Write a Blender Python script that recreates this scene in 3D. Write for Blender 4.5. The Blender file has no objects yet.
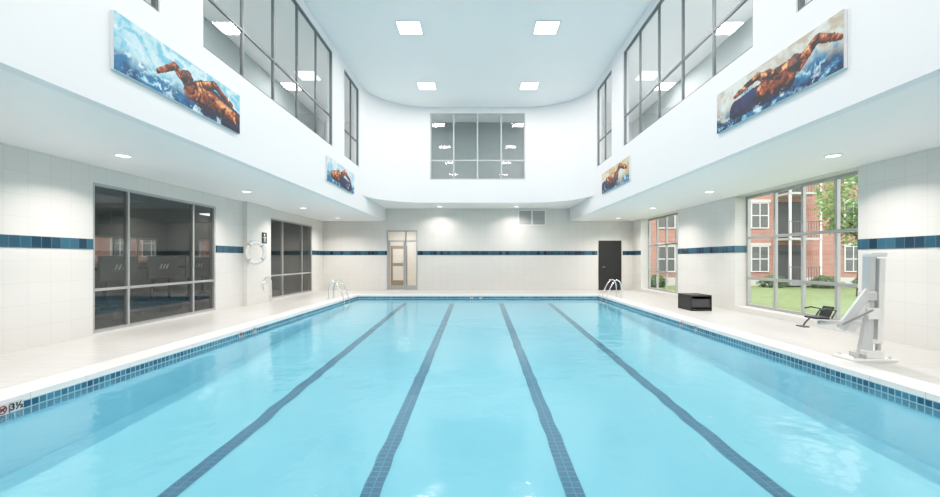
import bpy, bmesh, math, random
from mathutils import Vector, Matrix, noise
random.seed(7)
S=bpy.context.scene
COL=S.collection
S.view_settings.view_transform='Standard'
S.view_settings.look='None'
S.view_settings.exposure=0.38
S.view_settings.use_curve_mapping=True
cm=S.view_settings.curve_mapping
cm.white_level=(1.8,1.8,1.8)
cc=cm.curves[3]
for x,y in ((.08,.13),(.22,.39),(.40,.665),(.60,.86),(.80,.96)): cc.points.new(x,y)
cm.update()

# ---------------------------------------------------------------- materials
def new_mat(name):
    m=bpy.data.materials.new(name); m.use_nodes=True
    nt=m.node_tree; nt.nodes.clear()
    out=nt.nodes.new('ShaderNodeOutputMaterial')
    return m,nt,out
def pmat(name,col,rough=0.5,metal=0.0,var=0.04,scale=6.0,spec=0.5,bump=0.0,bscale=40):
    m,nt,out=new_mat(name)
    b=nt.nodes.new('ShaderNodeBsdfPrincipled')
    b.inputs['Roughness'].default_value=rough; b.inputs['Metallic'].default_value=metal
    b.inputs['Specular IOR Level'].default_value=spec
    tc=nt.nodes.new('ShaderNodeTexCoord'); n=nt.nodes.new('ShaderNodeTexNoise')
    n.inputs['Scale'].default_value=scale; n.inputs['Detail'].default_value=3
    nt.links.new(tc.outputs['Object'],n.inputs['Vector'])
    mx=nt.nodes.new('ShaderNodeMix'); mx.data_type='RGBA'
    mx.inputs[6].default_value=(*[c*(1-var) for c in col],1); mx.inputs[7].default_value=(*[min(1,c*(1+var)) for c in col],1)
    nt.links.new(n.outputs['Fac'],mx.inputs[0]); nt.links.new(mx.outputs[2],b.inputs['Base Color'])
    if bump>0:
        n2=nt.nodes.new('ShaderNodeTexNoise'); n2.inputs['Scale'].default_value=bscale
        nt.links.new(tc.outputs['Object'],n2.inputs['Vector'])
        bp=nt.nodes.new('ShaderNodeBump'); bp.inputs['Strength'].default_value=bump; bp.inputs['Distance'].default_value=0.01
        nt.links.new(n2.outputs['Fac'],bp.inputs['Height']); nt.links.new(bp.outputs[0],b.inputs['Normal'])
    nt.links.new(b.outputs[0],out.inputs[0]); return m
def tile_mat(name,axes,c1,c2,mortar,w,h,ms=0.004,rough=0.3,offset=0.0,off=(0,0),spec=0.5,bump=0.15,wob=0.0):
    m,nt,out=new_mat(name)
    b=nt.nodes.new('ShaderNodeBsdfPrincipled'); b.inputs['Roughness'].default_value=rough
    b.inputs['Specular IOR Level'].default_value=spec
    tc=nt.nodes.new('ShaderNodeTexCoord'); sp=nt.nodes.new('ShaderNodeSeparateXYZ'); cb=nt.nodes.new('ShaderNodeCombineXYZ')
    nt.links.new(tc.outputs['Object'],sp.inputs[0])
    for i,a in enumerate(axes):
        ad=nt.nodes.new('ShaderNodeMath'); ad.operation='ADD'; ad.inputs[1].default_value=off[i]+20*[w,h][i]
        nt.links.new(sp.outputs['XYZ'.index(a)],ad.inputs[0]); nt.links.new(ad.outputs[0],cb.inputs[i])
    br=nt.nodes.new('ShaderNodeTexBrick'); br.offset=offset; br.squash=1.0
    br.inputs['Scale'].default_value=1.0; br.inputs['Mortar Size'].default_value=ms
    br.inputs['Brick Width'].default_value=w; br.inputs['Row Height'].default_value=h
    br.inputs['Color1'].default_value=(*c1,1); br.inputs['Color2'].default_value=(*c2,1); br.inputs['Mortar'].default_value=(*mortar,1)
    nt.links.new(cb.outputs[0],br.inputs['Vector']); nt.links.new(br.outputs['Color'],b.inputs['Base Color'])
    if bump>0:
        bp=nt.nodes.new('ShaderNodeBump'); bp.inputs['Strength'].default_value=bump; bp.inputs['Distance'].default_value=0.003; bp.invert=True
        nt.links.new(br.outputs['Fac'],bp.inputs['Height']); nt.links.new(bp.outputs[0],b.inputs['Normal'])
    nt.links.new(b.outputs[0],out.inputs[0]); return m
def emit_mat(name,col,s):
    m,nt,out=new_mat(name); e=nt.nodes.new('ShaderNodeEmission')
    e.inputs[0].default_value=(*col,1); e.inputs[1].default_value=s
    nt.links.new(e.outputs[0],out.inputs[0]); return m
def glass_mat(name,tint,refl=0.9,rough=0.0,f0=0.06,k=0.8):
    # thin pane: two-sided Schlick reflection over a tinted transparent layer
    m,nt,out=new_mat(name)
    t=nt.nodes.new('ShaderNodeBsdfTransparent'); t.inputs[0].default_value=(*tint,1)
    g=nt.nodes.new('ShaderNodeBsdfGlossy'); g.inputs[0].default_value=(refl,refl,refl,1); g.inputs['Roughness'].default_value=rough
    ge=nt.nodes.new('ShaderNodeNewGeometry'); dt=nt.nodes.new('ShaderNodeVectorMath'); dt.operation='DOT_PRODUCT'
    nt.links.new(ge.outputs['Normal'],dt.inputs[0]); nt.links.new(ge.outputs['Incoming'],dt.inputs[1])
    def mth(op,a,b=None):
        n=nt.nodes.new('ShaderNodeMath'); n.operation=op
        for i,x in enumerate((a,b)):
            if x is None: continue
            if isinstance(x,(int,float)): n.inputs[i].default_value=x
            else: nt.links.new(x,n.inputs[i])
        return n.outputs[0]
    ab=mth('ABSOLUTE',dt.outputs['Value']); om=mth('SUBTRACT',1.0,ab); p=mth('POWER',om,5.0)
    fac=mth('ADD',mth('MULTIPLY',p,k),f0)
    mx=nt.nodes.new('ShaderNodeMixShader')
    nt.links.new(fac,mx.inputs[0]); nt.links.new(t.outputs[0],mx.inputs[1]); nt.links.new(g.outputs[0],mx.inputs[2])
    nt.links.new(mx.outputs[0],out.inputs[0]); return m

M_paint=pmat('white_paint',(0.81,0.81,0.82),0.6,var=0.01,spec=0.3)
M_ceil=pmat('ceiling_paint',(0.91,0.895,0.885),0.6,var=0.015,scale=0.4,spec=0.3)
M_soffit=pmat('soffit_paint',(0.88,0.87,0.86),0.5,var=0.01)
tc1,tc2,tcm=(0.70,0.68,0.65),(0.685,0.665,0.635),(0.56,0.54,0.51)
M_wx=tile_mat('wall_tile_x','YZ',tc1,tc2,tcm,0.33,0.33,0.0025,0.3,bump=.06,spec=.45)
M_wy=tile_mat('wall_tile_y','XZ',tc1,tc2,tcm,0.33,0.33,0.0025,0.3,bump=.06,spec=.45)
sc1,sc2,scm=(0.004,0.022,0.05),(0.033,0.12,0.18),(0.11,0.15,0.17)
M_sx=tile_mat('stripe_tile_x','YZ',sc1,sc2,scm,0.15,0.18,0.005,0.15,off=(0,-0.08))
M_sy=tile_mat('stripe_tile_y','XZ',sc1,sc2,scm,0.15,0.18,0.005,0.15,off=(0,-0.08))
M_deck=tile_mat('deck_tile','XY',(0.56,0.545,0.525),(0.53,0.51,0.49),(0.42,0.405,0.38),0.2,0.2,0.005,0.28,spec=0.5)
M_coping=tile_mat('coping_tile','XY',(0.79,0.775,0.755),(0.77,0.755,0.735),(0.60,0.585,0.57),3.2,0.6,0.005,0.3)
bc1,bc2,bcm=(0.012,0.085,0.15),(0.06,0.22,0.31),(0.36,0.48,0.52)
M_bx=tile_mat('band_tile_x','YZ',bc1,bc2,bcm,0.075,0.075,0.006,0.15,off=(0,0.05))
M_by=tile_mat('band_tile_y','XZ',bc1,bc2,bcm,0.075,0.075,0.006,0.15,off=(0,0.05))
M_basin=pmat('pool_plaster',(0.31,0.63,0.745),0.7,var=0.07,scale=1.2)
M_lane=tile_mat('lane_tile','XY',(0.003,0.030,0.095),(0.008,0.058,0.14),(0.05,0.17,0.27),0.088,0.088,0.006,0.4,bump=0)
M_alu=pmat('window_grey_aluminium',(0.17,0.175,0.18),0.4,0.2,0.02)
M_alul=pmat('brushed_aluminium',(0.44,0.44,0.435),0.4,0.5,0.02)
M_aluw=pmat('window_white_frame',(0.75,0.76,0.77),0.4,0.0,0.02)
M_black=pmat('black_plastic',(0.015,0.015,0.016),0.45)
M_dark=pmat('dark_grey',(0.06,0.06,0.065),0.45)
M_mid=pmat('mid_grey',(0.28,0.28,0.28),0.5)
M_cons=pmat('console_grey',(0.13,0.13,0.135),0.5)
M_lgrey=pmat('light_grey',(0.5,0.5,0.49),0.5)
M_chrome=pmat('chrome',(0.75,0.76,0.78),0.12,1.0,0.01)
M_white=pmat('white_enamel',(0.80,0.80,0.79),0.3,var=0.01)
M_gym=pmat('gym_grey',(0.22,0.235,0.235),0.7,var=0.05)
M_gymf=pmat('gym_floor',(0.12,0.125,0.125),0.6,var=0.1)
M_corr=pmat('corridor_grey',(0.46,0.49,0.49),0.7,var=0.05)
M_red=pmat('red_paint',(0.40,0.03,0.03),0.4)
M_light=emit_mat('light_panel_emission',(1,1,1),3.0)
M_rl=emit_mat('room_fill_emission',(1,1,1),1.6)
M_dl=emit_mat('downlight_emission',(1,0.97,0.92),4.0)
M_glass=glass_mat('clear_glass',(0.95,0.97,0.96),f0=.05,k=.5)
M_glassd=glass_mat('tinted_glass',(0.64,0.68,0.68),f0=.12,k=.8)
M_glassu=glass_mat('upper_glass',(0.83,0.88,0.88),f0=.09,k=.7)
M_glassf=glass_mat('end_glass',(0.85,0.88,0.88),f0=.015,k=.5)
M_brick=tile_mat('red_brick','XZ',(0.42,0.165,0.13),(0.34,0.13,0.10),(0.5,0.42,0.38),0.24,0.08,0.008,0.8,offset=0.5)
M_concrete=pmat('pale_concrete',(0.6,0.58,0.55),0.8)
M_leaf=pmat('leaf_green',(0.20,0.34,0.10),0.6,var=0.5,scale=2)
M_shrub=pmat('shrub_green',(0.11,0.19,0.08),0.6,var=0.5,scale=2)
M_bark=pmat('bark',(0.12,0.08,0.05),0.9,var=0.3)
M_grass=pmat('grass',(0.23,0.30,0.13),0.9,var=0.3,scale=3,bump=0.4)
M_beige=pmat('corridor_beige',(0.72,0.67,0.60),0.7)

# water
def water_mat():
    m,nt,out=new_mat('pool_water')
    tc=nt.nodes.new('ShaderNodeTexCoord')
    n=nt.nodes.new('ShaderNodeTexNoise'); n.inputs['Scale'].default_value=2.4; n.inputs['Detail'].default_value=4
    nt.links.new(tc.outputs['Object'],n.inputs['Vector'])
    bp=nt.nodes.new('ShaderNodeBump'); bp.inputs['Strength'].default_value=0.45; bp.inputs['Distance'].default_value=0.03
    nt.links.new(n.outputs['Fac'],bp.inputs['Height'])
    t=nt.nodes.new('ShaderNodeBsdfTransparent'); t.inputs[0].default_value=(0.86,0.97,0.99,1)
    d=nt.nodes.new('ShaderNodeBsdfDiffuse'); d.inputs[0].default_value=(0.33,0.65,0.765,1)
    g=nt.nodes.new('ShaderNodeBsdfGlossy'); g.inputs[0].default_value=(0.85,0.95,1,1); g.inputs['Roughness'].default_value=0.10
    nt.links.new(bp.outputs[0],g.inputs['Normal'])
    f=nt.nodes.new('ShaderNodeFresnel'); f.inputs[0].default_value=1.33
    nt.links.new(bp.outputs[0],f.inputs['Normal'])
    m1=nt.nodes.new('ShaderNodeMixShader'); m1.inputs[0].default_value=0.16
    nt.links.new(t.outputs[0],m1.inputs[1]); nt.links.new(d.outputs[0],m1.inputs[2])
    mm=nt.nodes.new('ShaderNodeMath'); mm.operation='MULTIPLY'; mm.inputs[1].default_value=0.85
    nt.links.new(f.outputs[0],mm.inputs[0])
    m2=nt.nodes.new('ShaderNodeMixShader'); nt.links.new(mm.outputs[0],m2.inputs[0])
    nt.links.new(m1.outputs[0],m2.inputs[1]); nt.links.new(g.outputs[0],m2.inputs[2])
    nt.links.new(m2.outputs[0],out.inputs[0]); return m
M_water=water_mat()

# ---------------------------------------------------------------- mesh builder
class MB:
    def __init__(s): s.v=[]; s.f=[]; s.m=[]; s.mats=[]
    def mi(s,mat):
        if mat not in s.mats: s.mats.append(mat)
        return s.mats.index(mat)
    def add(s,vs,fs,mat):
        o=len(s.v); i=s.mi(mat); s.v+= [tuple(v) for v in vs]
        for f in fs: s.f.append(tuple(o+k for k in f)); s.m.append(i)
    def box(s,a,b,mat,rot=None,piv=None,bev=0.0):
        x0,y0,z0=a;x1,y1,z1=b
        bm=bmesh.new(); bmesh.ops.create_cube(bm,size=1)
        for v in bm.verts: v.co=Vector(((v.co.x+.5)*(x1-x0)+x0,(v.co.y+.5)*(y1-y0)+y0,(v.co.z+.5)*(z1-z0)+z0))
        if bev>0: bmesh.ops.bevel(bm,geom=bm.edges[:],offset=bev,segments=2,affect='EDGES',profile=0.5)
        if rot is not None:
            p=Vector(piv) if piv else Vector(((x0+x1)/2,(y0+y1)/2,(z0+z1)/2))
            for v in bm.verts: v.co=rot@(v.co-p)+p
        bm.verts.index_update()
        s.add([v.co[:] for v in bm.verts],[[v.index for v in f.verts] for f in bm.faces],mat); bm.free()
    def prism(s,pts,dvec,mat):
        n=len(pts); d=Vector(dvec); vs=[Vector(p) for p in pts]+[Vector(p)+d for p in pts]
        fs=[list(range(n)),list(range(2*n-1,n-1,-1))]+[[i,(i+1)%n,n+(i+1)%n,n+i][::-1] for i in range(n)]
        s.add(vs,fs,mat)
    def tube(s,pts,r,mat,seg=10,closed=False):
        P=[Vector(p) for p in pts]; n=len(P); rs=r if isinstance(r,(list,tuple)) else [r]*n
        vs=[];fs=[]; prev=None
        for i in range(n):
            if closed: t=P[(i+1)%n]-P[i-1]
            else: t=(P[min(i+1,n-1)]-P[max(i-1,0)])
            t.normalize()
            if prev is None:
                up=Vector((0,0,1)) if abs(t.z)<.9 else Vector((1,0,0)); a=t.cross(up).normalized()
            else: a=(prev-t*prev.dot(t)).normalized()
            prev=a; b=t.cross(a)
            for k in range(seg):
                an=2*math.pi*k/seg; vs.append(P[i]+(a*math.cos(an)+b*math.sin(an))*rs[i])
        m=n if closed else n-1
        for i in range(m):
            j=(i+1)%n
            for k in range(seg): fs.append([i*seg+k,i*seg+(k+1)%seg,j*seg+(k+1)%seg,j*seg+k])
        if not closed: fs.append(list(range(seg))[::-1]); fs.append([(n-1)*seg+k for k in range(seg)])
        s.add(vs,fs,mat)
    def disc(s,c,r,h,mat,axis='z',seg=24):
        c=Vector(c); d={'x':Vector((1,0,0)),'y':Vector((0,1,0)),'z':Vector((0,0,1))}[axis]
        s.tube([c-d*h/2,c+d*h/2],r,mat,seg)
    def obj(s,name,loc=(0,0,0),parent=None,smooth=False,**kw):
        me=bpy.data.meshes.new(name); me.from_pydata(s.v,[],s.f)
        for m in s.mats: me.materials.append(m)
        for p,i in zip(me.polygons,s.m): p.material_index=i
        bm=bmesh.new(); bm.from_mesh(me); bmesh.ops.recalc_face_normals(bm,faces=bm.faces); bm.to_mesh(me); bm.free()
        if smooth:
            for p in me.polygons: p.use_smooth=True
            try: me.set_sharp_from_angle(angle=math.radians(40))
            except Exception: pass
        o=bpy.data.objects.new(name,me); COL.objects.link(o); o.location=loc
        if parent: o.parent=parent
        for k,v in kw.items(): o[k]=v
        return o
def empty(name,loc,**kw):
    o=bpy.data.objects.new(name,None); o.empty_display_size=0.1; COL.objects.link(o); o.location=loc
    for k,v in kw.items(): o[k]=v
    return o
def copy_tree(src,loc,rotz=None,**kw):
    c=src.copy(); COL.objects.link(c); c.location=loc
    if rotz is not None: c.rotation_euler=(0,0,rotz)
    for k,v in kw.items(): c[k]=v
    for ch in src.children:
        d=ch.copy(); COL.objects.link(d); d.parent=c
        for g in ch.children:
            e=g.copy(); COL.objects.link(e); e.parent=d
    return c

def wall(name,plane,c0,c1,u0,u1,v0,v1,holes,mat,label,cat='wall'):
    us=sorted(set([u0,u1]+[h[i] for h in holes for i in (0,1)])); vs=sorted(set([v0,v1]+[h[i] for h in holes for i in (2,3)]))
    us=[u for u in us if u0<=u<=u1]; vs=[v for v in vs if v0<=v<=v1]
    def solid(i,j):
        if i<0 or j<0 or i>=len(us)-1 or j>=len(vs)-1: return False
        cu=(us[i]+us[i+1])/2; cv=(vs[j]+vs[j+1])/2
        return not any(h[0]<cu<h[1] and h[2]<cv<h[3] for h in holes)
    def P(c,u,v): return {'x':(c,u,v),'y':(u,c,v),'z':(u,v,c)}[plane]
    b=MB()
    for i in range(len(us)-1):
        for j in range(len(vs)-1):
            if not solid(i,j): continue
            a0,a1,b0,b1=us[i],us[i+1],vs[j],vs[j+1]
            for c in (c0,c1): b.add([P(c,a0,b0),P(c,a1,b0),P(c,a1,b1),P(c,a0,b1)],[[0,1,2,3]],mat)
            for (di,dj,e) in ((-1,0,((a0,b0),(a0,b1))),(1,0,((a1,b0),(a1,b1))),(0,-1,((a0,b0),(a1,b0))),(0,1,((a0,b1),(a1,b1)))):
                if not solid(i+di,j+dj):
                    (p,q)=e; b.add([P(c0,*p),P(c1,*p),P(c1,*q),P(c0,*q)],[[0,1,2,3]],mat)
    o=b.obj(name,kind='structure',label=label,category=cat)
    bm=bmesh.new(); bm.from_mesh(o.data); bmesh.ops.remove_doubles(bm,verts=bm.verts,dist=1e-5); bmesh.ops.recalc_face_normals(bm,faces=bm.faces); bm.to_mesh(o.data); bm.free()
    return o
WN=[0]
def window(plane,c,u0,u1,v0,v1,ud,vd,fw,dp,fm,gm,label):
    WN[0]+=1
    def bx(b,a0,a1,b0,b1,d=dp):
        if plane=='x': b.box((c-d/2,a0,b0),(c+d/2,a1,b1),fm)
        else: b.box((a0,c-d/2,b0),(a1,c+d/2,b1),fm)
    b=MB()
    bx(b,u0,u0+fw,v0,v1);bx(b,u1-fw,u1,v0,v1);bx(b,u0+fw,u1-fw,v0,v0+fw);bx(b,u0+fw,u1-fw,v1-fw,v1)
    for u in ud: bx(b,u-fw/2,u+fw/2,v0+fw,v1-fw,dp*.8)
    for v in vd: bx(b,u0+fw,u1-fw,v-fw/2,v+fw/2,dp*.7)
    o=b.obj('window_%d'%WN[0],kind='structure',label=label,category='window')
    g=MB()
    if plane=='x': g.add([(c,u0+.01,v0+.01),(c,u1-.01,v0+.01),(c,u1-.01,v1-.01),(c,u0+.01,v1-.01)],[[0,1,2,3]],gm)
    else: g.add([(u0+.01,c,v0+.01),(u1-.01,c,v0+.01),(u1-.01,c,v1-.01),(u0+.01,c,v1-.01)],[[0,1,2,3]],gm)
    g.obj('glass_pane',parent=o)
    return o

# ---------------------------------------------------------------- dimensions
XW=6.75; YF=18.2; YN=-3.0; ZS=3.0; XB=4.0; ZC=7.28; ZF=3.55; YB=16.3; YA=14.2
PX=4.5; PY0=0.6; PY1=15.66; ZWAT=-0.13
CW=0.38
wall('floor','z',-0.2,0.0,-XW-0.1,XW+0.45,YN,YF+.05,[(-PX-CW,PX+CW,PY0-CW,PY1+CW)],M_deck,'pale grey tiled pool deck','floor')
wall('trim_1','z',-0.2,0.012,-PX-CW,PX+CW,PY0-CW,PY1+CW,[(-PX,PX,PY0,PY1)],M_coping,'off-white coping slabs around the pool','coping')
b=MB(); b.box((-XW-.2,YN,ZC),(XW+.6,YF+.2,ZC+.2),M_ceil); b.obj('ceiling',kind='structure',label='pale blue grey ceiling high above the pool',category='ceiling')
b=MB(); b.box((-XW,YN,ZS),(-XB-.15,YF,ZS+.12),M_soffit); b.obj('ceiling.001',kind='structure',label='low white soffit over the window side deck',category='ceiling')
b=MB(); b.box((XB+.15,YN,ZS),(XW+.45,YF,ZS+.12),M_soffit); b.obj('ceiling.002',kind='structure',label='low white soffit over the garden side deck',category='ceiling')
zb,zt,zm=4.44,7.05,5.27
WL=[(6.08,11.5),(12.5,14.05),(0.2,5.25)]
holes=[(a,c,zb,zt) for a,c in WL]+[(YA,YF,ZF,ZC)]
wall('wall_upper_left','x',-XB-.15,-XB,YN,YF,ZS,ZC,holes,M_paint,'white upper bulkhead wall with high windows')
wall('wall_upper_right','x',XB,XB+.15,YN,YF,ZS,ZC,holes,M_paint,'white upper bulkhead wall with high windows')
R=2.1
XFl=XB-R
wall('wall_upper_back','y',YB,YB+.15,-XFl,XFl,ZF,ZC,[(-1.88,1.85,zb,zt)],M_paint,'white curved-end upper wall with a gridded window')
for sgn,nm in((-1,'wall_corner_left'),(1,'wall_corner_right')):
    b=MB(); n=24
    for i in range(n):
        A=[math.pi/2*k/n for k in (i,i+1)]
        q=[]
        for r in (R,R+.15):
            for a in A: q.append((sgn*(XFl+r*math.cos(a)),YA+r*math.sin(a)))
        vs=[(x,y,z) for z in (ZF,ZC) for x,y in q]
        b.add(vs,[[0,1,5,4],[2,3,7,6],[0,1,3,2]],M_paint)
    o=b.obj(nm,kind='structure',label='rounded white corner of the upper wall',category='wall')
    bm=bmesh.new(); bm.from_mesh(o.data); bmesh.ops.remove_doubles(bm,verts=bm.verts,dist=1e-5); bm.to_mesh(o.data); bm.free()
    for p in o.data.polygons: p.use_smooth=True
    o.data.set_sharp_from_angle(angle=math.radians(40))
pts=[]
for i in range(25):
    a=math.pi/2*i/24; pts.append((XFl+(R+.15)*math.cos(a),YA+(R+.15)*math.sin(a),ZF))
pts+=[(-x,y,z) for x,y,z in pts[::-1]]
pts=[(max(-XB,min(XB,x)),y,z) for x,y,z in pts]+[(-XB,YF,ZF),(XB,YF,ZF)]
b=MB(); b.prism(pts,(0,0,.1),M_soffit); b.obj('ceiling.003',kind='structure',label='white soffit beyond the curved upper wall',category='ceiling')
yd=[6.08+1.084*i for i in range(1,5)]
for s in(-1,1):
    lab='grey-framed high window grid over the pool'
    window('x',s*(XB+.05),6.08,11.5,zb,zt,yd,[zm],.038,.06,M_alu,M_glassu,lab)
    window('x',s*(XB+.05),12.5,14.05,zb,zt,[13.27],[zm],.038,.06,M_alu,M_glassu,'narrow high window near the rounded corner')
    window('x',s*(XB+.05),.2,5.25,zb,zt,[1.2,2.2,3.2,4.2],[zm],.038,.06,M_alu,M_glassu,lab)
window('y',YB+.05,-1.88,1.85,zb,zt,[-.95,-.02,.91],[5.2],.05,.06,M_lgrey,M_glassf,'eight-pane gridded window in the upper end wall')
wall('wall_left','x',-XW-.15,-XW,YN,YF,0,ZC,[(7.32,10.75,.04,2.7),(13.6,17.0,.04,2.7)],M_wx,'off-white tiled wall with gym windows')
wall('wall_right','x',XW,XW+.4,YN,YF,0,ZC,[(7.42,10.98,.12,2.99),(14.1,17.3,.12,2.99)],M_wx,'off-white tiled wall with deep window openings')
wall('wall_back','y',YF,YF+.2,-XW-.15,XW+.4,0,ZC,[(-3.96,-2.64,0,2.6),(5.27,6.22,0,2.13)],M_wy,'off-white tiled end wall with two doors')
b=MB(); b.box((-XW,YN-.2,0),(XW,YN,ZC),M_paint); b.obj('wall_front',kind='structure',label='plain white wall',category='wall')
tn=[1]
def trim(a,c,mat,label,cat='tile stripe'):
    tn[0]+=1; b=MB(); b.box(a,c,mat); return b.obj('trim_%d'%tn[0],kind='structure',label=label,category=cat)
z0,z1=1.52,1.70; e=.012
for (a,c) in ((YN,7.32),(10.75,12.0),(17.0,YF)): trim((-XW,a,z0),(-XW+e,c,z1),M_sx,'blue glass tile stripe along the wall')
for (a,c) in ((YN,7.42),(10.98,14.1),(17.3,YF)): trim((XW-e,a,z0),(XW,c,z1),M_sx,'blue glass tile stripe along the wall')
trim((XW,10.98-e,z0),(XW+.3,10.98,z1),M_sy,'blue glass tile stripe inside the window reveal')
for (a,c) in ((-XW,-3.96),(-2.64,5.2),(6.3,XW)): trim((a,YF-e,z0),(c,YF,z1),M_sy,'blue glass tile stripe along the end wall')
b=MB(); b.box((-XW,12.0,0),(-XW+.12,13.35,ZS),M_wx); b.obj('wall_pilaster',kind='structure',label='shallow off-white pier on the wall',category='wall')
window('x',-XW-.06,7.32,10.75,.04,2.7,[8.1,9.95],[.8],.05,.1,M_alul,M_glassd,'floor-length window onto the dark gym')
window('x',-XW-.06,13.6,17.0,.04,2.7,[14.5,16.1],[.8],.05,.1,M_alul,M_glassd,'glazed storefront with door onto the gym')
window('x',XW+.34,7.42,10.98,.12,2.99,[8.24,9.1,9.95],[.85,1.9],.065,.08,M_alul,M_glass,'large window looking onto brick apartments and lawn')
window('x',XW+.34,14.1,17.3,.12,2.99,[14.9,15.7,16.5],[.85,1.9],.06,.08,M_alul,M_glass,'large window looking onto the garden')
b=MB(); f=M_alul
for x in(-3.96,-3.18,-2.69): b.box((x,YF-.03,0),(x+.05,YF+.12,2.6),f)
b.box((-3.91,YF-.02,2.1),(-2.69,YF+.1,2.16),f); b.box((-3.91,YF-.02,2.54),(-2.69,YF+.1,2.6),f); 
b.box((-3.91,YF,0.02),(-3.18,YF+.06,.2),f);b.box((-3.13,YF,0),(-2.69,YF+.06,.2),f)
b.box((-3.91,YF,.2),(-3.84,YF+.06,2.1),f);b.box((-3.25,YF,.2),(-3.18,YF+.06,2.1),f)
o=b.obj('door_1',kind='structure',label='aluminium framed glass door with sidelight and transom',category='door')
g=MB(); g.add([(-3.95,YF+.03,.02),(-2.66,YF+.03,.02),(-2.66,YF+.03,2.58),(-3.95,YF+.03,2.58)],[[0,1,2,3]],M_glass); g.obj('glass_pane',parent=o)
g=MB(); g.tube([(-3.3,YF-.01,.95),(-3.3,YF-.06,.95),(-3.3,YF-.06,1.25),(-3.3,YF-.01,1.25)],.012,M_chrome); g.obj('handle',parent=o,label='chrome pull handle')
b=MB(); b.box((5.30,YF-.02,0),(6.19,YF+.05,2.1),M_black,bev=.004)
o=b.obj('door_2',kind='structure',label='plain black door in the end wall',category='door')
b=MB()
b.box((5.25,YF-.03,0),(5.30,YF+.06,2.15),M_black);b.box((6.19,YF-.03,0),(6.24,YF+.06,2.15),M_black);b.box((5.30,YF-.03,2.1),(6.19,YF+.06,2.15),M_black); b.obj('door_frame',parent=o)
g=MB(); g.tube([(5.4,YF-.02,1.0),(5.4,YF-.07,1.0),(5.52,YF-.07,1.0)],.012,M_chrome); g.obj('handle',parent=o,label='chrome lever handle')
b=MB(); b.box((-6.0,YF+2.5,0),(-1.6,YF+2.6,2.9),M_beige); b.box((-6.0,YF+.2,-.1),(-1.6,YF+2.6,0),M_beige); b.box((-6.0,YF+.2,2.9),(-1.6,YF+2.6,3.0),M_paint)
b.box((-6.1,YF+.2,0),(-6.0,YF+2.6,2.9),M_beige); b.box((-1.6,YF+.2,0),(-1.5,YF+2.6,2.9),M_beige)
b.obj('wall_corridor',kind='structure',label='beige corridor behind the glass door',category='wall')
M_wood=pmat('taupe_door',(0.34,0.26,0.19),0.5,var=0.1,scale=3)
b=MB(); b.box((-4.3,YF+2.44,0),(-3.5,YF+2.5,2.0),M_wood,bev=.005); b.box((-4.2,YF+2.42,.3),(-3.6,YF+2.44,1.0),M_beige,bev=.005); b.box((-4.2,YF+2.42,1.15),(-3.6,YF+2.44,1.85),M_beige,bev=.005)
o=b.obj('door_3',kind='structure',label='pale taupe panelled door in the corridor',category='door')
g=MB(); g.disc((-3.55,YF+2.41,1.05),.03,.06,M_chrome,'y'); g.obj('knob',parent=o)
GX=-13.5
b=MB()
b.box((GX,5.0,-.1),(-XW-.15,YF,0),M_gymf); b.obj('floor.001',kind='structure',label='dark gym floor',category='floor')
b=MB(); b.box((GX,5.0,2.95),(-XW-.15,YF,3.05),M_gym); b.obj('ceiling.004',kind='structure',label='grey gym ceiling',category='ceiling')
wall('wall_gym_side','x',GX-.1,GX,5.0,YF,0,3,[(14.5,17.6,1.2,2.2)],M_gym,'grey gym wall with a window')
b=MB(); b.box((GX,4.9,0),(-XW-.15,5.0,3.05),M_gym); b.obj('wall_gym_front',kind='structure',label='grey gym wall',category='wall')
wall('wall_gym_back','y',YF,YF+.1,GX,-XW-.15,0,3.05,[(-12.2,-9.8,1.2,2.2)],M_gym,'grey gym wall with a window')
M_glassg=glass_mat('gym_outer_glass',(0.4,0.4,0.4))
window('x',GX-.05,14.5,17.6,1.2,2.2,[15.5,16.6],[],.06,.08,M_lgrey,M_glassg,'window on the outer side of the gym')
window('y',YF+.05,-12.2,-9.8,1.2,2.2,[-11.4,-10.6],[],.06,.08,M_lgrey,M_glassg,'window at the end of the gym')
for s,nm in((-1,'wall_liner_left'),(1,'wall_liner_right')):
    b=MB(); x0=s*(XW-.02); x1=s*(XW-.06); b.box((min(x0,x1),YN,ZS+.13),(max(x0,x1),YF,ZC-.01),M_corr)
    b.obj(nm,kind='structure',label='grey wall behind the high windows',category='wall')
b=MB(); b.box((-XB,YF-.06,ZF+.12),(XB,YF-.01,ZC-.01),M_corr); b.obj('wall_liner_back',kind='structure',label='grey wall behind the end window',category='wall')

# ---------------------------------------------------------------- pool
def zf(y): return -0.30-0.0358*(PY1-y)
b=MB(); 
b.add([(-PX,PY0,zf(PY0)),(PX,PY0,zf(PY0)),(PX,PY1,zf(PY1)),(-PX,PY1,zf(PY1))],[[0,1,2,3]],M_basin)
for x in(-PX,PX): b.add([(x,PY0,zf(PY0)),(x,PY1,zf(PY1)),(x,PY1,-.2),(x,PY0,-.2)],[[0,1,2,3]],M_basin)
for y in(PY0,PY1): b.add([(-PX,y,zf(y)),(PX,y,zf(y)),(PX,y,-.2),(-PX,y,-.2)],[[0,1,2,3]],M_basin)
basin=b.obj('pool_basin',kind='structure',label='pale blue plastered pool basin',category='pool')
for x in(-2.715,-.95,.86,2.66):
    b=MB(); w=.088; a0,a1=PY0+.3,PY1-.15; n=150; vs=[]; fs=[]
    for i in range(n+1):
        y=a0+(a1-a0)*i/n; wx=.03*noise.noise(Vector((x,y*2.4,0)))*min(1,(a1-y)/6)
        vs+=[(-w+wx,y,zf(y)+.006),(w+wx,y,zf(y)+.006)]
        if i<n: fs.append([2*i,2*i+1,2*i+3,2*i+2])
    b.add(vs,fs,M_lane)
    b.obj('lane_line',loc=(x,0,0),parent=basin,label='dark blue tiled lane line')
bz0,bz1=-.20,-.05
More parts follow.
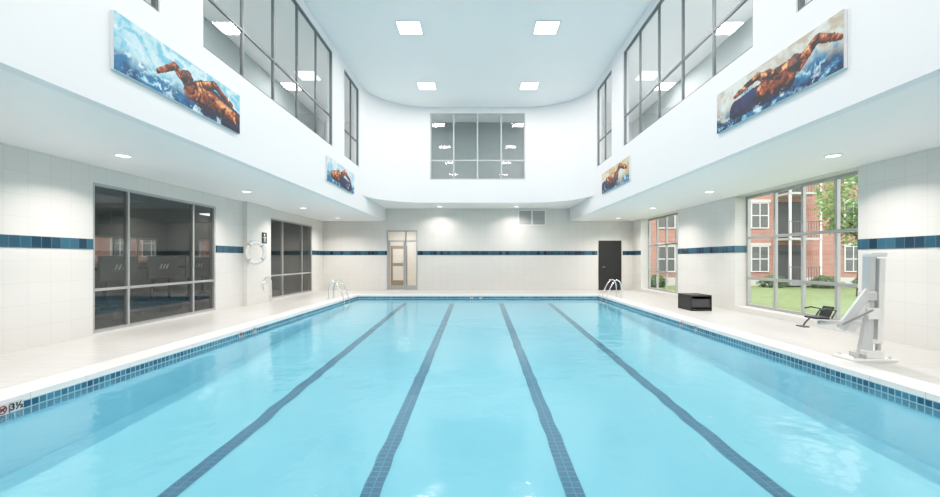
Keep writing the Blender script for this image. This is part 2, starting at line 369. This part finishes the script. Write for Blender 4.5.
trim((-PX-.05,PY0,bz0),(-PX+.01,PY1,bz1),M_bx,'blue mosaic waterline band','tile band')
trim((PX-.01,PY0,bz0),(PX+.05,PY1,bz1),M_bx,'blue mosaic waterline band','tile band')
trim((-PX,PY1-.01,bz0),(PX,PY1+.05,bz1),M_by,'blue mosaic waterline band','tile band')
trim((-PX,PY0-.05,bz0),(PX,PY0+.01,bz1),M_by,'blue mosaic waterline band','tile band')
b=MB()
b.add([(-PX+.01,PY0+.01,ZWAT),(PX-.01,PY0+.01,ZWAT),(PX-.01,PY1-.01,ZWAT),(-PX+.01,PY1-.01,ZWAT)],[[0,1,2,3]],M_water)
o=b.obj('pool_water',kind='stuff',label='clear turquoise water filling the swimming pool',category='water')
if o.data.polygons[0].normal.z<0: o.data.flip_normals()

def text_mesh(txt,size,mat,name):
    cu=bpy.data.curves.new(name,'FONT'); cu.body=txt; cu.size=size; cu.align_x='CENTER'; cu.align_y='CENTER'; cu.extrude=.001; cu.offset=.0018
    o=bpy.data.objects.new(name,cu); COL.objects.link(o)
    dg=bpy.context.evaluated_depsgraph_get(); me=bpy.data.meshes.new_from_object(o.evaluated_get(dg)); bpy.data.objects.remove(o)
    me.materials.clear(); me.materials.append(mat); me.name=name
    o=bpy.data.objects.new(name,me); COL.objects.link(o); return o
def marker(loc,rz,kind):
    o=MB(); o.box((-.055,-.004,-.050),(.055,.004,.050),M_coping)
    p=o.obj('depth_marker_tile' if kind=='num' else 'no_diving_tile',loc=loc,label='white waterline tile reading 3½' if kind=='num' else 'white waterline tile with red no-diving symbol',category='marker tile',group='depth marker tiles around the pool')
    p.rotation_euler=(0,0,rz)
    if kind=='num':
        t=text_mesh('3½',.092,M_black,'lettering'); t.parent=p; t.location=(0,-.007,0); t.rotation_euler=(math.pi/2,0,0)
    else:
        s=MB(); s.tube([(.036*math.cos(a),-.006,.036*math.sin(a)) for a in [2*math.pi*i/24 for i in range(24)]],.005,M_red,6,True)
        s.tube([(-.025,-.006,.025),(.025,-.006,-.025)],.004,M_red,6); s.obj('prohibition_ring',parent=p)
        s=MB(); s.tube([(-.02,-.008,-.012),(0,-.008,.008),(.012,-.008,.0)],.005,M_black,6); s.disc((.016,-.008,.014),.007,.004,M_black,'y',10); s.obj('diver_symbol',parent=p)
zmk=-.076
marker((-PX+.014,3.935,zmk),math.pi/2,'no'); marker((-PX+.014,4.06,zmk),math.pi/2,'num')
marker((-PX+.014,7.9,zmk),math.pi/2,'no'); marker((-PX+.014,8.4,zmk),math.pi/2,'num')
marker((PX-.014,9.2,zmk),-math.pi/2,'no'); marker((PX-.014,8.6,zmk),-math.pi/2,'num')
marker((-.25,PY1-.014,zmk),0,'no'); marker((.1,PY1-.014,zmk),0,'num')

# ---------------------------------------------------------------- lights
def panel(x,y):
    b=MB(); w=.29
    for a,c in (((-w-.03,-w-.03,-.02),(-w,w+.03,0)),((w,-w-.03,-.02),(w+.03,w+.03,0)),((-w,-w-.03,-.02),(w,-w,0)),((-w,w,-.02),(w,w+.03,0))): b.box(a,c,M_aluw)
    o=b.obj('ceiling_light_panel',loc=(x,y,ZC),label='square white recessed ceiling light panel',category='ceiling light',group='square ceiling light panels')
    d=MB(); d.box((-w,-w,-.012),(w,w,-.002),M_light); d.obj('diffuser',parent=o)
    L=bpy.data.lights.new('panel_lamp','AREA'); L.shape='SQUARE'; L.size=.56; L.energy=PW; L.color=(1,.985,.965)
    l=bpy.data.objects.new('lamp',L); COL.objects.link(l); l.parent=o; l.location=(0,0,-.03)
PW=64
for y in(14.3,10.7,7.1,3.5,-.1):
    for x in(-1.75,1.75): panel(x,y)
def downlight(x,y,z,e=40):
    b=MB(); b.tube([(.105*math.cos(a),.105*math.sin(a),-.006) for a in [2*math.pi*i/24 for i in range(24)]],.012,M_white,8,True)
    o=b.obj('recessed_downlight',loc=(x,y,z),smooth=True,label='small round recessed downlight in the soffit',category='ceiling light',group='round soffit downlights')
    d=MB(); d.disc((0,0,-.005),.1,.006,M_dl); d.obj('lens',parent=o)
    L=bpy.data.lights.new('downlight_lamp','AREA'); L.shape='DISK'; L.size=.2; L.energy=e; L.color=(1,.935,.86); L.spread=math.radians(135)
    l=bpy.data.objects.new('lamp',L); COL.objects.link(l); l.parent=o; l.location=(0,0,-.02)
for s in(-1,1):
    for y in(3.0,6.65,10.2,13.5,16.8): downlight(s*5.65,y,ZS)
for x in(-1.6,1.6): downlight(x,17.45,ZF,22)
def room_fill(x,y,z,e):  # fill lamps added to brighten the rooms behind the glass
    b=MB(); b.box((-.3,-.3,-.03),(.3,.3,0),M_rl)
    o=b.obj('room_fill_light',loc=(x,y,z),label='added square fill light in the adjoining room',category='ceiling light',group='added fill lights in the adjoining rooms')
    L=bpy.data.lights.new('room_fill_lamp','AREA'); L.size=.55; L.energy=e
    l=bpy.data.objects.new('lamp',L); COL.objects.link(l); l.parent=o; l.location=(0,0,-.05)
room_fill(-3.4,YF+1.2,2.899,40)
for s,e in((-1,50),(1,95)):
    for y in(4,9,13.5): room_fill(s*5.5,y,ZC,e)
room_fill(-3.6,17.7,ZC,40); room_fill(3.6,17.7,ZC,40)
room_fill(-9.5,9.5,2.95,14); room_fill(-9.5,15,2.95,14)

# ---------------------------------------------------------------- paintings
def mixc(a,b,t): t=max(0,min(1,t)); return tuple(a[i]*(1-t)+b[i]*t for i in range(3))
def seg_d(p,a,b):
    ab=(b[0]-a[0],b[1]-a[1]); ap=(p[0]-a[0],p[1]-a[1]); L=ab[0]**2+ab[1]**2+1e-9
    t=max(0,min(1,(ap[0]*ab[0]+ap[1]*ab[1])/L)); return math.hypot(ap[0]-ab[0]*t,ap[1]-ab[1]*t),t
def fbm(x,y,s): return noise.fractal(Vector((x,y,s)),0.8,2.1,5)
def paint(u,v,D):
    A=3.85; x=u*A; y=v; s=D['seed']
    wx=fbm(x*1.3,y*1.6,s)*.5; wy=fbm(x*1.3+9,y*1.6,s)*.5
    n=fbm(x*1.6+wx*2,y*3+wy*2,s+3); n2=fbm(x*3.5+wx*4,y*6+wy*3,s+7); n3=fbm(x*12,y*14,s+11)
    wl=D['wl']+.18*fbm(x*1.2,0,s+20)
    c=mixc(D['bg1'],D['bg2'],.5+n*1.2)
    wm=max(0,min(1,(wl-v)*4+n*.9))
    w=mixc((.006,.03,.10),(.03,.20,.36),.5+n*1.3)
    w=mixc(w,(.35,.60,.70),(n2-.2)*2.2)
    c=mixc(c,w,wm)
    bx=x+n2*.035; by=y+n2*.03+n3*.01
    for (a,b_,r0,r1,kind) in D['caps']:
        d,t=seg_d((bx,by),(a[0]*A,a[1]),(b_[0]*A,b_[1])); r=r0*(1-t)+r1*t
        if d<r*1.04:
            k=d/r
            side=((by-(a[1]*(1-t)+b_[1]*t))/r)
            hl=.45+side*.5+n2*.9+n3*.15
            if kind=='skin': cc=mixc((.02,.006,.012),(.50,.12,.035),hl*1.15-.05); cc=mixc(cc,(.90,.50,.22),(hl-.72)*2.4)
            elif kind=='cap': cc=mixc((.02,.02,.035),(.34,.12,.08),hl)
            elif kind=='gog': cc=(.01,.01,.015)
            elif kind=='dark': cc=mixc((.008,.012,.045),(.04,.05,.18),hl)
            cc=mixc(cc,(.02,.01,.02),(k-.8)*4)
            c=cc
    for (cx,cy,rr,st) in D['spl']:
        d=math.hypot((x-cx*A)*.8,y-cy)/rr
        q=(1-d)*1.4+n2*1.5+n3*.5
        if q>.66: c=mixc(c,(.72,.82,.87),(q-.66)*st)
    return c
DA=dict(seed=1.0,wl=.42,bg1=(.22,.50,.64),bg2=(.66,.78,.80),
 caps=[((.62,.42),(.99,.25),.34,.26,'dark'),((.58,.46),(.95,.34),.24,.15,'skin'),((.58,.58),(.72,.84),.12,.09,'skin'),((.72,.84),(.90,.60),.09,.055,'skin'),
 ((.50,.46),(.38,.70),.11,.08,'skin'),((.38,.70),(.26,.40),.08,.045,'skin'),((.50,.38),(.62,.42),.18,.2,'skin'),((.465,.60),(.485,.62),.15,.15,'cap'),((.445,.54),(.475,.54),.04,.04,'gog')],
 spl=[(.14,.40,.36,.7),(.32,.15,.30,.9),(.55,.05,.2,.9),(.78,.05,.16,.8),(.94,.85,.15,.4)])
DB=dict(seed=4.0,wl=.55,bg1=(.50,.42,.33),bg2=(.66,.68,.64),
 caps=[((.64,.40),(.20,.34),.28,.2,'dark'),((.66,.50),(.45,.42),.24,.18,'skin'),((.60,.56),(.42,.80),.11,.08,'skin'),((.42,.80),(.20,.66),.08,.045,'skin'),
 ((.74,.52),(.85,.78),.13,.09,'skin'),((.85,.78),(.985,.55),.09,.055,'skin'),((.70,.60),(.71,.60),.15,.15,'cap'),((.715,.52),(.74,.52),.04,.04,'gog')],
 spl=[(.08,.55,.22,.5),(.42,.05,.2,.5),(.85,.16,.24,.8),(.62,.12,.16,.8)])
DC=dict(seed=8.0,wl=.5,bg1=(.35,.56,.68),bg2=(.75,.8,.8),
 caps=[((.40,.45),(.15,.35),.26,.16,'skin'),((.45,.5),(.62,.8),.16,.12,'skin'),((.62,.8),(.85,.5),.12,.07,'skin'),((.5,.45),(.52,.48),.2,.2,'cap'),((.5,.3),(.85,.25),.24,.18,'dark')],
 spl=[(.75,.15,.3,.8),(.2,.1,.22,.8)])
DD=dict(seed=12.0,wl=.4,bg1=(.60,.42,.22),bg2=(.72,.70,.6),
 caps=[((.5,.35),(.05,.35),.26,.2,'dark'),((.5,.45),(.2,.5),.26,.16,'skin'),((.55,.5),(.70,.84),.16,.12,'skin'),((.70,.84),(.92,.6),.12,.07,'skin'),((.58,.5),(.6,.5),.2,.2,'cap')],
 spl=[(.15,.2,.22,.6),(.6,.05,.25,.8),(.88,.2,.2,.8)])
def art_mat():
    m,nt,out=new_mat('painted_canvas'); b=nt.nodes.new('ShaderNodeBsdfPrincipled'); b.inputs['Roughness'].default_value=.5
    a=nt.nodes.new('ShaderNodeAttribute'); a.attribute_name='paint'
    hs=nt.nodes.new('ShaderNodeGamma'); hs.inputs[1].default_value=1.2
    nt.links.new(a.outputs['Color'],hs.inputs[0]); nt.links.new(hs.outputs[0],b.inputs['Base Color']); nt.links.new(b.outputs[0],out.inputs[0]); return m
M_art=art_mat()
def painting(side,y0,D,label):
    Lg=2.40; H=.64; nu,nv=(300,80)
    b=MB(); b.box((-Lg/2,0,-H/2),(Lg/2,.04,H/2),M_white,bev=.003)
    o=b.obj('painting',loc=(side*(XB-.0415),y0+Lg/2,3.74),label=label,category='painting')
    o.rotation_euler=(0,0,math.pi/2 if side<0 else -math.pi/2)
    me=bpy.data.meshes.new('painted_canvas')
    vs=[];cs=[]
    for j in range(nv):
        for i in range(nu):
            u=i/(nu-1);v=j/(nv-1); vs.append(((u-.5)*Lg,-.002,(v-.5)*H)); cs.append(paint(u,v,D))
    fs=[(j*nu+i,j*nu+i+1,(j+1)*nu+i+1,(j+1)*nu+i) for j in range(nv-1) for i in range(nu-1)]
    me.from_pydata(vs,[],fs); at=me.color_attributes.new('paint','FLOAT_COLOR','POINT')
    at.data.foreach_set('color',[max(0,k) for c in cs for k in (*c,1)])
    me.materials.append(M_art); q=bpy.data.objects.new('painted_canvas',me); COL.objects.link(q); q.parent=o
painting(-1,4.54,DA,'wide painting of an orange-toned swimmer amid pale blue splashes')
painting(-1,10.95,DC,'wide painting of a swimmer with white and blue splashes')
painting(1,4.52,DB,'wide painting of a butterfly swimmer over dark blue water')
painting(1,10.95,DD,'wide painting of a swimmer in warm tan and brown tones')

# ---------------------------------------------------------------- fixtures
b=MB(); x0,x1,za,zb2=1.74,2.96,2.80,3.50; yv=YF-.03
b.box((x0,yv,za),(x1,YF,za+.05),M_white);b.box((x0,yv,zb2-.05),(x1,YF,zb2),M_white);b.box((x0,yv,za+.05),(x0+.05,YF,zb2-.05),M_white);b.box((x1-.05,yv,za+.05),(x1,YF,zb2-.05),M_white);b.box(((x0+x1)/2-.03,yv,za+.05),((x0+x1)/2+.03,YF,zb2-.05),M_white)
vent=b.obj('air_vent',label='white louvred return-air grille high on the wall',category='vent')
b=MB(); b.box((x0+.05,YF-.008,za+.05),(x1-.05,YF-.003,zb2-.05),M_mid)
for i in range(11):
    z=za+.06+i*.053; b.box((x0+.05,YF-.016,z),(x1-.05,YF-.008,z+.034),M_lgrey)
b.obj('louvres',parent=vent,label='grey metal louvres')
lr=empty('life_ring',(-XW+.28,12.15,1.54),label='white ring buoy with rope hanging on the wall pier',category='life ring')
RR=math.radians(-25)
b=MB(); b.tube([(0,.285*math.cos(a),.285*math.sin(a)) for a in [2*math.pi*i/40 for i in range(40)]],.048,M_white,14,True); o=b.obj('ring',parent=lr,smooth=True); o.rotation_euler=(0,0,RR)
b=MB(); pts=[]
for i in range(48):
    a=2*math.pi*i/48; r=.338+.015*abs(math.sin(a*2)); pts.append((0.01,r*math.cos(a),r*math.sin(a)))
b.tube(pts,.006,pmat('rope',(.5,.47,.42),.8),6,True); o=b.obj('rope',parent=lr,smooth=True); o.rotation_euler=(0,0,RR)
M_band=pmat('ring_band',(.40,.42,.45),.5)
for k in range(4):
    a0=math.pi/4+k*math.pi/2; b=MB(); b.tube([(0,.285*math.cos(a0+t),.285*math.sin(a0+t)) for t in(-.08,0,.08)],.050,M_band,14); o=b.obj('band',parent=lr,smooth=True,label='grey reflective band'); o.rotation_euler=(0,0,RR)
b=MB(); b.box((-.158,-.02,.16),(-.14,.02,.34),M_chrome); b.tube([(-.15,0,.22),(.0,0,.22),(.05,0,.28)],.01,M_chrome); b.obj('hook',parent=lr)
b=MB(); b.box((0,-.15,-.17),(.012,.15,.17),M_black,bev=.003); o=b.obj('wall_sign',loc=(-XW+.122,12.95,2.0),label='small black sign with white figure symbol',category='sign')
b=MB(); b.disc((.015,0,.10),.035,.004,M_white,'x',14); b.tube([(.015,0,.05),(.015,0,-.03)],.028,M_white,8); b.tube([(.015,-.02,-.03),(.015,-.04,-.13)],.014,M_white,8);b.tube([(.015,.02,-.03),(.015,.04,-.13)],.014,M_white,8)
b.tube([(.015,-.08,0),(.015,0,.045),(.015,.08,0)],.012,M_white,8); b.obj('figure_symbol',parent=o)
hk=[(0,.0,0),(0,.0,.38)]+[(0,-.26+.26*math.cos(a),.38+.26*math.sin(a)) for a in [math.pi*i/12 for i in range(1,15)]]
b=MB(); b.tube(hk,.02,M_chrome,8); b.box((-.05,-.03,-.15),(.0,.03,.05),M_chrome); b.obj('rescue_hook',loc=(-XW+.175,13.3,.15),smooth=True,label='curved metal rescue hook beside the wall pier',category='rescue hook')
def ladder(side,y):
    o=empty('pool_ladder',(side*PX,y,0.012),label='chrome pool ladder with two curved grab rails',category='pool ladder',group='chrome pool ladders')
    for dy in(-.26,.26):
        p=[(.42,0),(.42,.30),(.39,.50),(.31,.60),(.20,.58),(.08,.42),(-.02,.20),(-.08,.0),(-.10,-.15),(-.10,-.32)]
        P=[Vector((side*a,dy,c)) for a,c in p]; Q=[]
        for i in range(len(P)-1):
            p0,p1,p2,p3=P[max(i-1,0)],P[i],P[i+1],P[min(i+2,len(P)-1)]
            for k in range(4):
                t=k/4; Q.append(.5*((2*p1)+(p2-p0)*t+(2*p0-5*p1+4*p2-p3)*t*t+(-p0+3*p1-3*p2+p3)*t**3))
        Q.append(P[-1])
        b=MB(); b.tube(Q,.020,M_chrome,10); b.disc((side*.42,dy,.008),.05,.016,M_chrome); b.obj('grab_rail',parent=o,smooth=True)
    b=MB(); b.box((-side*.10-.04,-.24,-.22),(-side*.10+.04,.24,-.19),M_white,bev=.005); b.obj('step',parent=o)
    return o
ladder(-1,14.0); ladder(1,14.6)
bo=empty('storage_bench',(5.80,11.2,0),label='low black open-fronted bench box on the deck',category='bench')
b=MB(); b.box((-.27,-.36,.37),(.27,.36,.41),M_black,bev=.006); b.obj('seat',parent=bo)
b=MB(); b.box((-.27,-.36,.0),(-.24,.36,.37),M_black,bev=.004); b.box((.24,-.36,.0),(.27,.36,.37),M_black,bev=.004); b.box((-.24,.33,.0),(.24,.36,.37),M_black); b.box((-.24,-.36,.0),(.24,.33,.05),M_black); b.box((-.24,-.33,.09),(.24,-.31,.31),M_dark,bev=.005); b.obj('body',parent=bo)

# pool lift
pl=empty('pool_lift',(5.22,5.62,0),label='white accessible pool lift with black seat on an arm',category='pool lift')
b=MB(); b.box((-.30,-.16,0),(.28,.20,.03),M_white,bev=.006)
for x,y in((-.24,-.10),(.22,-.1),(-.24,.14),(.22,.14)): b.disc((x,y,.04),.022,.03,M_chrome,'z',8)
b.box((-.08,-.09,.03),(.17,.10,.13),M_white,bev=.01); b.box((-.13,-.12,.03),(-.10,.12,.09),M_lgrey,bev=.005); b.obj('base',parent=pl)
def taper(b,cx0,cx1,w0,w1,d,z0,z1,mat,cy=0):
    vs=[(cx0-w0/2,cy-d/2,z0),(cx0+w0/2,cy-d/2,z0),(cx0+w0/2,cy+d/2,z0),(cx0-w0/2,cy+d/2,z0),(cx1-w1/2,cy-d/2,z1),(cx1+w1/2,cy-d/2,z1),(cx1+w1/2,cy+d/2,z1),(cx1-w1/2,cy+d/2,z1)]
    b.add(vs,[[0,1,2,3],[4,5,6,7],[0,1,5,4],[1,2,6,5],[2,3,7,6],[3,0,4,7]],mat)
M_lift=pmat('lift_white',(.60,.60,.60),.35,var=.01)
b=MB(); taper(b,.0,.045,.08,.08,.11,.10,1.40,M_lift); b.obj('mast',parent=pl)
b=MB(); taper(b,.13,.165,.07,.08,.09,.26,1.36,M_white,-.02); b.box((-.0,-.075,1.38),(.215,.06,1.43),M_white,bev=.01); b.box((.03,-.06,.22),(.18,.05,.28),M_white,bev=.008)
b.box((-.06,-.10,.55),(.10,-.06,.70),M_white,bev=.008)
b.obj('mast_cover',parent=pl)
b=MB(); b.tube([(.066,-.02,.28),(.105,-.02,1.37)],.012,M_dark,8); b.tube([(.13,-.03,.1),(.135,-.03,.24)],.03,M_lgrey,12); b.tube([(-.17,-.05,.03),(-.05,-.05,.62)],.02,M_lgrey,12); b.obj('actuator',parent=pl,smooth=True)
b=MB()
b.prism([(-.50,-.14,.46),(-.40,-.14,.40),(-.06,-.14,.86),(-.12,-.14,.96)],(0,.04,0),M_lift)
b.prism([(-.33,-.06,.40),(-.20,-.06,.36),(.0,-.06,.74),(-.06,-.06,.84)],(0,.04,0),M_white)
b.box((-.74,-.15,.49),(-.18,-.09,.54),M_lift,bev=.01)
b.box((-.12,-.12,.80),(.04,.0,.92),M_lift,bev=.01)
b.tube([(-.45,-.16,.50),(-.06,-.16,.68)],.014,M_mid,8)
b.obj('arm',parent=pl)
SZ=.06
st=MB(); st.box((-.83,-.20,.505+SZ),(-.65,.01,.53+SZ),M_black,bev=.01); st.obj('seat',parent=pl,label='black moulded seat')
st=MB(); st.box((-.655,-.18,.53+SZ),(-.635,-.01,.68+SZ),M_black,rot=Matrix.Rotation(math.radians(26),3,'Y'),piv=(-.645,0,.53+SZ),bev=.008); st.obj('backrest',parent=pl,label='black backrest')
for y in(-.22,.03):
    st=MB(); st.tube([(-.65,y,.52+SZ),(-.59,y,.62+SZ),(-.72,y,.645+SZ),(-.80,y,.63+SZ)],.011,M_dark,8); st.obj('armrest',parent=pl,smooth=True)
st=MB(); st.tube([(-.83,-.10,.52+SZ),(-.90,-.10,.45+SZ),(-.92,-.10,.41+SZ)],.01,M_dark,8); st.box((-.97,-.17,.395+SZ),(-.89,-.03,.41+SZ),M_dark,bev=.004); st.obj('footrest',parent=pl)

def treadmill():
    o=empty('treadmill',(-8.3,8.2,0),label='grey treadmill with pale marked console in the gym',category='treadmill',group='gym treadmills')
    b=MB(); b.box((-1.5,-.4,.0),(.3,.4,.2),M_dark,bev=.02); b.box((-1.4,-.26,.2),(.1,.26,.21),M_black); b.obj('running_deck',parent=o)
    b=MB(); b.box((-.05,-.36,.12),(.36,.36,.30),M_dark,bev=.05); b.obj('motor_hood',parent=o)
    for y in(-.30,.30):
        b=MB(); b.box((.0,y-.03,.2),(.06,y+.03,1.0),M_dark,bev=.008); b.obj('upright',parent=o)
    b=MB(); b.box((.06,-.52,.84),(.12,.52,1.42),M_cons,bev=.025); b.box((-.25,-.45,1.1),(.06,.45,1.16),M_dark,bev=.01); b.obj('console',parent=o)
    b=MB()
    for i in range(3): b.tube([(.125,-.16+i*.11,1.10),(.125,-.09+i*.11,1.22)],.018,M_aluw,6)
    b.obj('emblem',parent=o)
    return o
t=treadmill()
for y in(9.55,10.9,12.25,14.4,15.8): copy_tree(t,(-8.3,y,0))

# ---------------------------------------------------------------- exterior
b=MB(); b.box((XW+.4,-30,-.5),(70,75,-.3),M_grass); b.box((-60,-30,-.5),(GX-.1,75,-.3),M_grass); b.box((GX-.1,21.5,-.5),(XW+.4,75,-.3),M_grass); b.obj('lawn',kind='structure',label='green lawn outside the windows',category='lawn')
YB2=26
def building(x0,x1,yb,h,name,label):
    b=MB(); b.box((x0,yb,-.3),(x1,yb+8,h),M_brick); b.box((x0,yb-.03,-.3),(x1,yb,.2),M_concrete)
    o=b.obj(name,label=label,category='building')
    b=MB(); b.box((x0-.3,yb-.3,h),(x1+.3,yb+8.3,h+.35),M_white); b.obj('cornice',parent=o)
    return o
bl=building(8,36,YB2,9.2,'apartment_building','red brick apartment building with white-railed balconies')
def bwin(x,z,o,yb=YB2,w=1.0,h=1.5):
    b=MB(); b.box((x,yb-.06,z),(x+w,yb-.02,z+h),M_cons)
    t=.05
    for a,c in(((x-t,z-t),(x,z+h+t)),((x+w,z-t),(x+w+t,z+h+t)),((x,z-t),(x+w,z)),((x,z+h),(x+w,z+h+t)),((x,z+h/2-.025),(x+w,z+h/2+.025)),((x+w/2-.02,z),(x+w/2+.02,z+h))):
        b.box((a[0],yb-.09,a[1]),(c[0],yb-.02,c[1]),M_white)
    b.box((x-.15,yb-.12,z+h+.06),(x+w+.15,yb-.01,z+h+.24),M_concrete)
    b.obj('window',parent=o)
for z in(.6,3.3,6.1):
    for x in(9.2,11.2,13.2,15,17.0,22.8,25,28): bwin(x,z,bl)
def balcony(x,z,w,o):
    b=MB(); b.box((x,YB2-1.4,z-.12),(x+w,YB2,z),M_lgrey); b.box((x+.05,YB2-.05,z),(x+w-.05,YB2-.02,z+2.3),M_dark)
    b.box((x+w/2-.04,YB2-.09,z),(x+w/2+.04,YB2-.03,z+2.2),M_lgrey)
    y=YB2-1.35
    b.box((x,y,z+.95),(x+w,y+.05,z+1.0),M_cons)
    for i in range(int(w/.16)+1): b.box((x+i*.16,y+.01,z),(x+i*.16+.025,y+.035,z+.95),M_cons)
    for xx in(x,x+w-.10): b.box((xx,y,z),(xx+.10,y+.10,z+2.58),M_white)
    b.obj('balcony',parent=o)
for z in(-.1,2.6,5.3): balcony(18.4,z,1.9,bl)
bl2=building(-34,-17.2,24,7.5,'brick_house','red brick house seen through the gym window')
for x in(-24,-21,-19.2): bwin(x,1.5,bl2,24)
bl3=building(-16,-9.2,30,7.5,'brick_house','red brick house seen through the gym window')
for x in(-15,-12.8,-11): bwin(x,1.5,bl3,30)
def foliage(n,c,r,mat,size,name,parent,seed):
    rnd=random.Random(seed); b=MB(); vs=[];fs=[]
    for i in range(n):
        while True:
            p=Vector((rnd.uniform(-1,1),rnd.uniform(-1,1),rnd.uniform(-1,1)))
            if p.length<1: break
        p=p.normalized()*(p.length**.4); q=Vector((p.x*r[0],p.y*r[1],p.z*r[2]))*(1+.35*noise.noise(p*2.5+Vector((seed,0,0))))+Vector(c)
        a=Vector((rnd.gauss(0,1),rnd.gauss(0,1),rnd.gauss(0,1))).normalized(); bb=a.orthogonal().normalized(); s=size*rnd.uniform(.6,1.3)
        o=len(vs); vs+=[q-a*s,q+bb*s*.5,q+a*s,q-bb*s*.5]; fs.append([o,o+1,o+2,o+3])
    b.add(vs,fs,mat); return b.obj(name,parent=parent)
def tree(x,y,cz,r,seed):
    o=empty('tree',(x,y,-.3),label='leafy green tree on the lawn',category='tree')
    b=MB(); b.tube([(0,0,0),(.05,0,cz*.5),(0,.05,cz)],[.12,.09,.04],M_bark,8)
    for k in range(6):
        a=k*1.05; z=cz*(.5+.07*k); b.tube([(0.03,0,z),(r*.4*math.cos(a),r*.4*math.sin(a),z+r*.35),(r*.7*math.cos(a),r*.7*math.sin(a),z+r*.7)],[.05,.035,.015],M_bark,6)
    b.obj('trunk',parent=o,smooth=True)
    foliage(4500,(0,0,cz+r*.2),(r,r,r*1.2),M_leaf,.10,'foliage',o,seed)
tree(16.8,18.4,4.0,1.5,3)
sh=empty('shrub',(17.2,24.3,-.3),label='rounded green shrub beside the brick building',category='shrub',group='shrubs along the building')
foliage(1200,(0,0,.3),(.8,.5,.36),M_shrub,.08,'foliage',sh,9)
b=MB(); b.tube([(0,0,0),(0,0,.4)],.04,M_bark,6); b.obj('stem',parent=sh)
for i,x in enumerate((19.6,22.0,24.4,10.5,12.8)): copy_tree(sh,(x,23.6 if 17.5<x<23 else 24.6,-.3),rotz=i*.25)

# ---------------------------------------------------------------- world, sun, camera
w=bpy.data.worlds.new('sky'); S.world=w; w.use_nodes=True
bg=w.node_tree.nodes['Background']; bg.inputs[0].default_value=(.95,.98,1,1); bg.inputs[1].default_value=2.1
L=bpy.data.lights.new('sun','SUN'); L.energy=1.5; L.angle=math.radians(8); L.color=(1,.97,.9)
l=bpy.data.objects.new('sun',L); COL.objects.link(l); l.rotation_euler=(math.radians(50),0,math.radians(-20))
cam=bpy.data.cameras.new('camera'); co=bpy.data.objects.new('camera',cam); COL.objects.link(co)
co.location=(0,0,1.35); co.rotation_euler=(math.pi/2,0,0)
cam.sensor_width=36; cam.lens=16.0; cam.shift_x=-8/940; cam.shift_y=10.5/940; cam.clip_end=300
S.camera=co
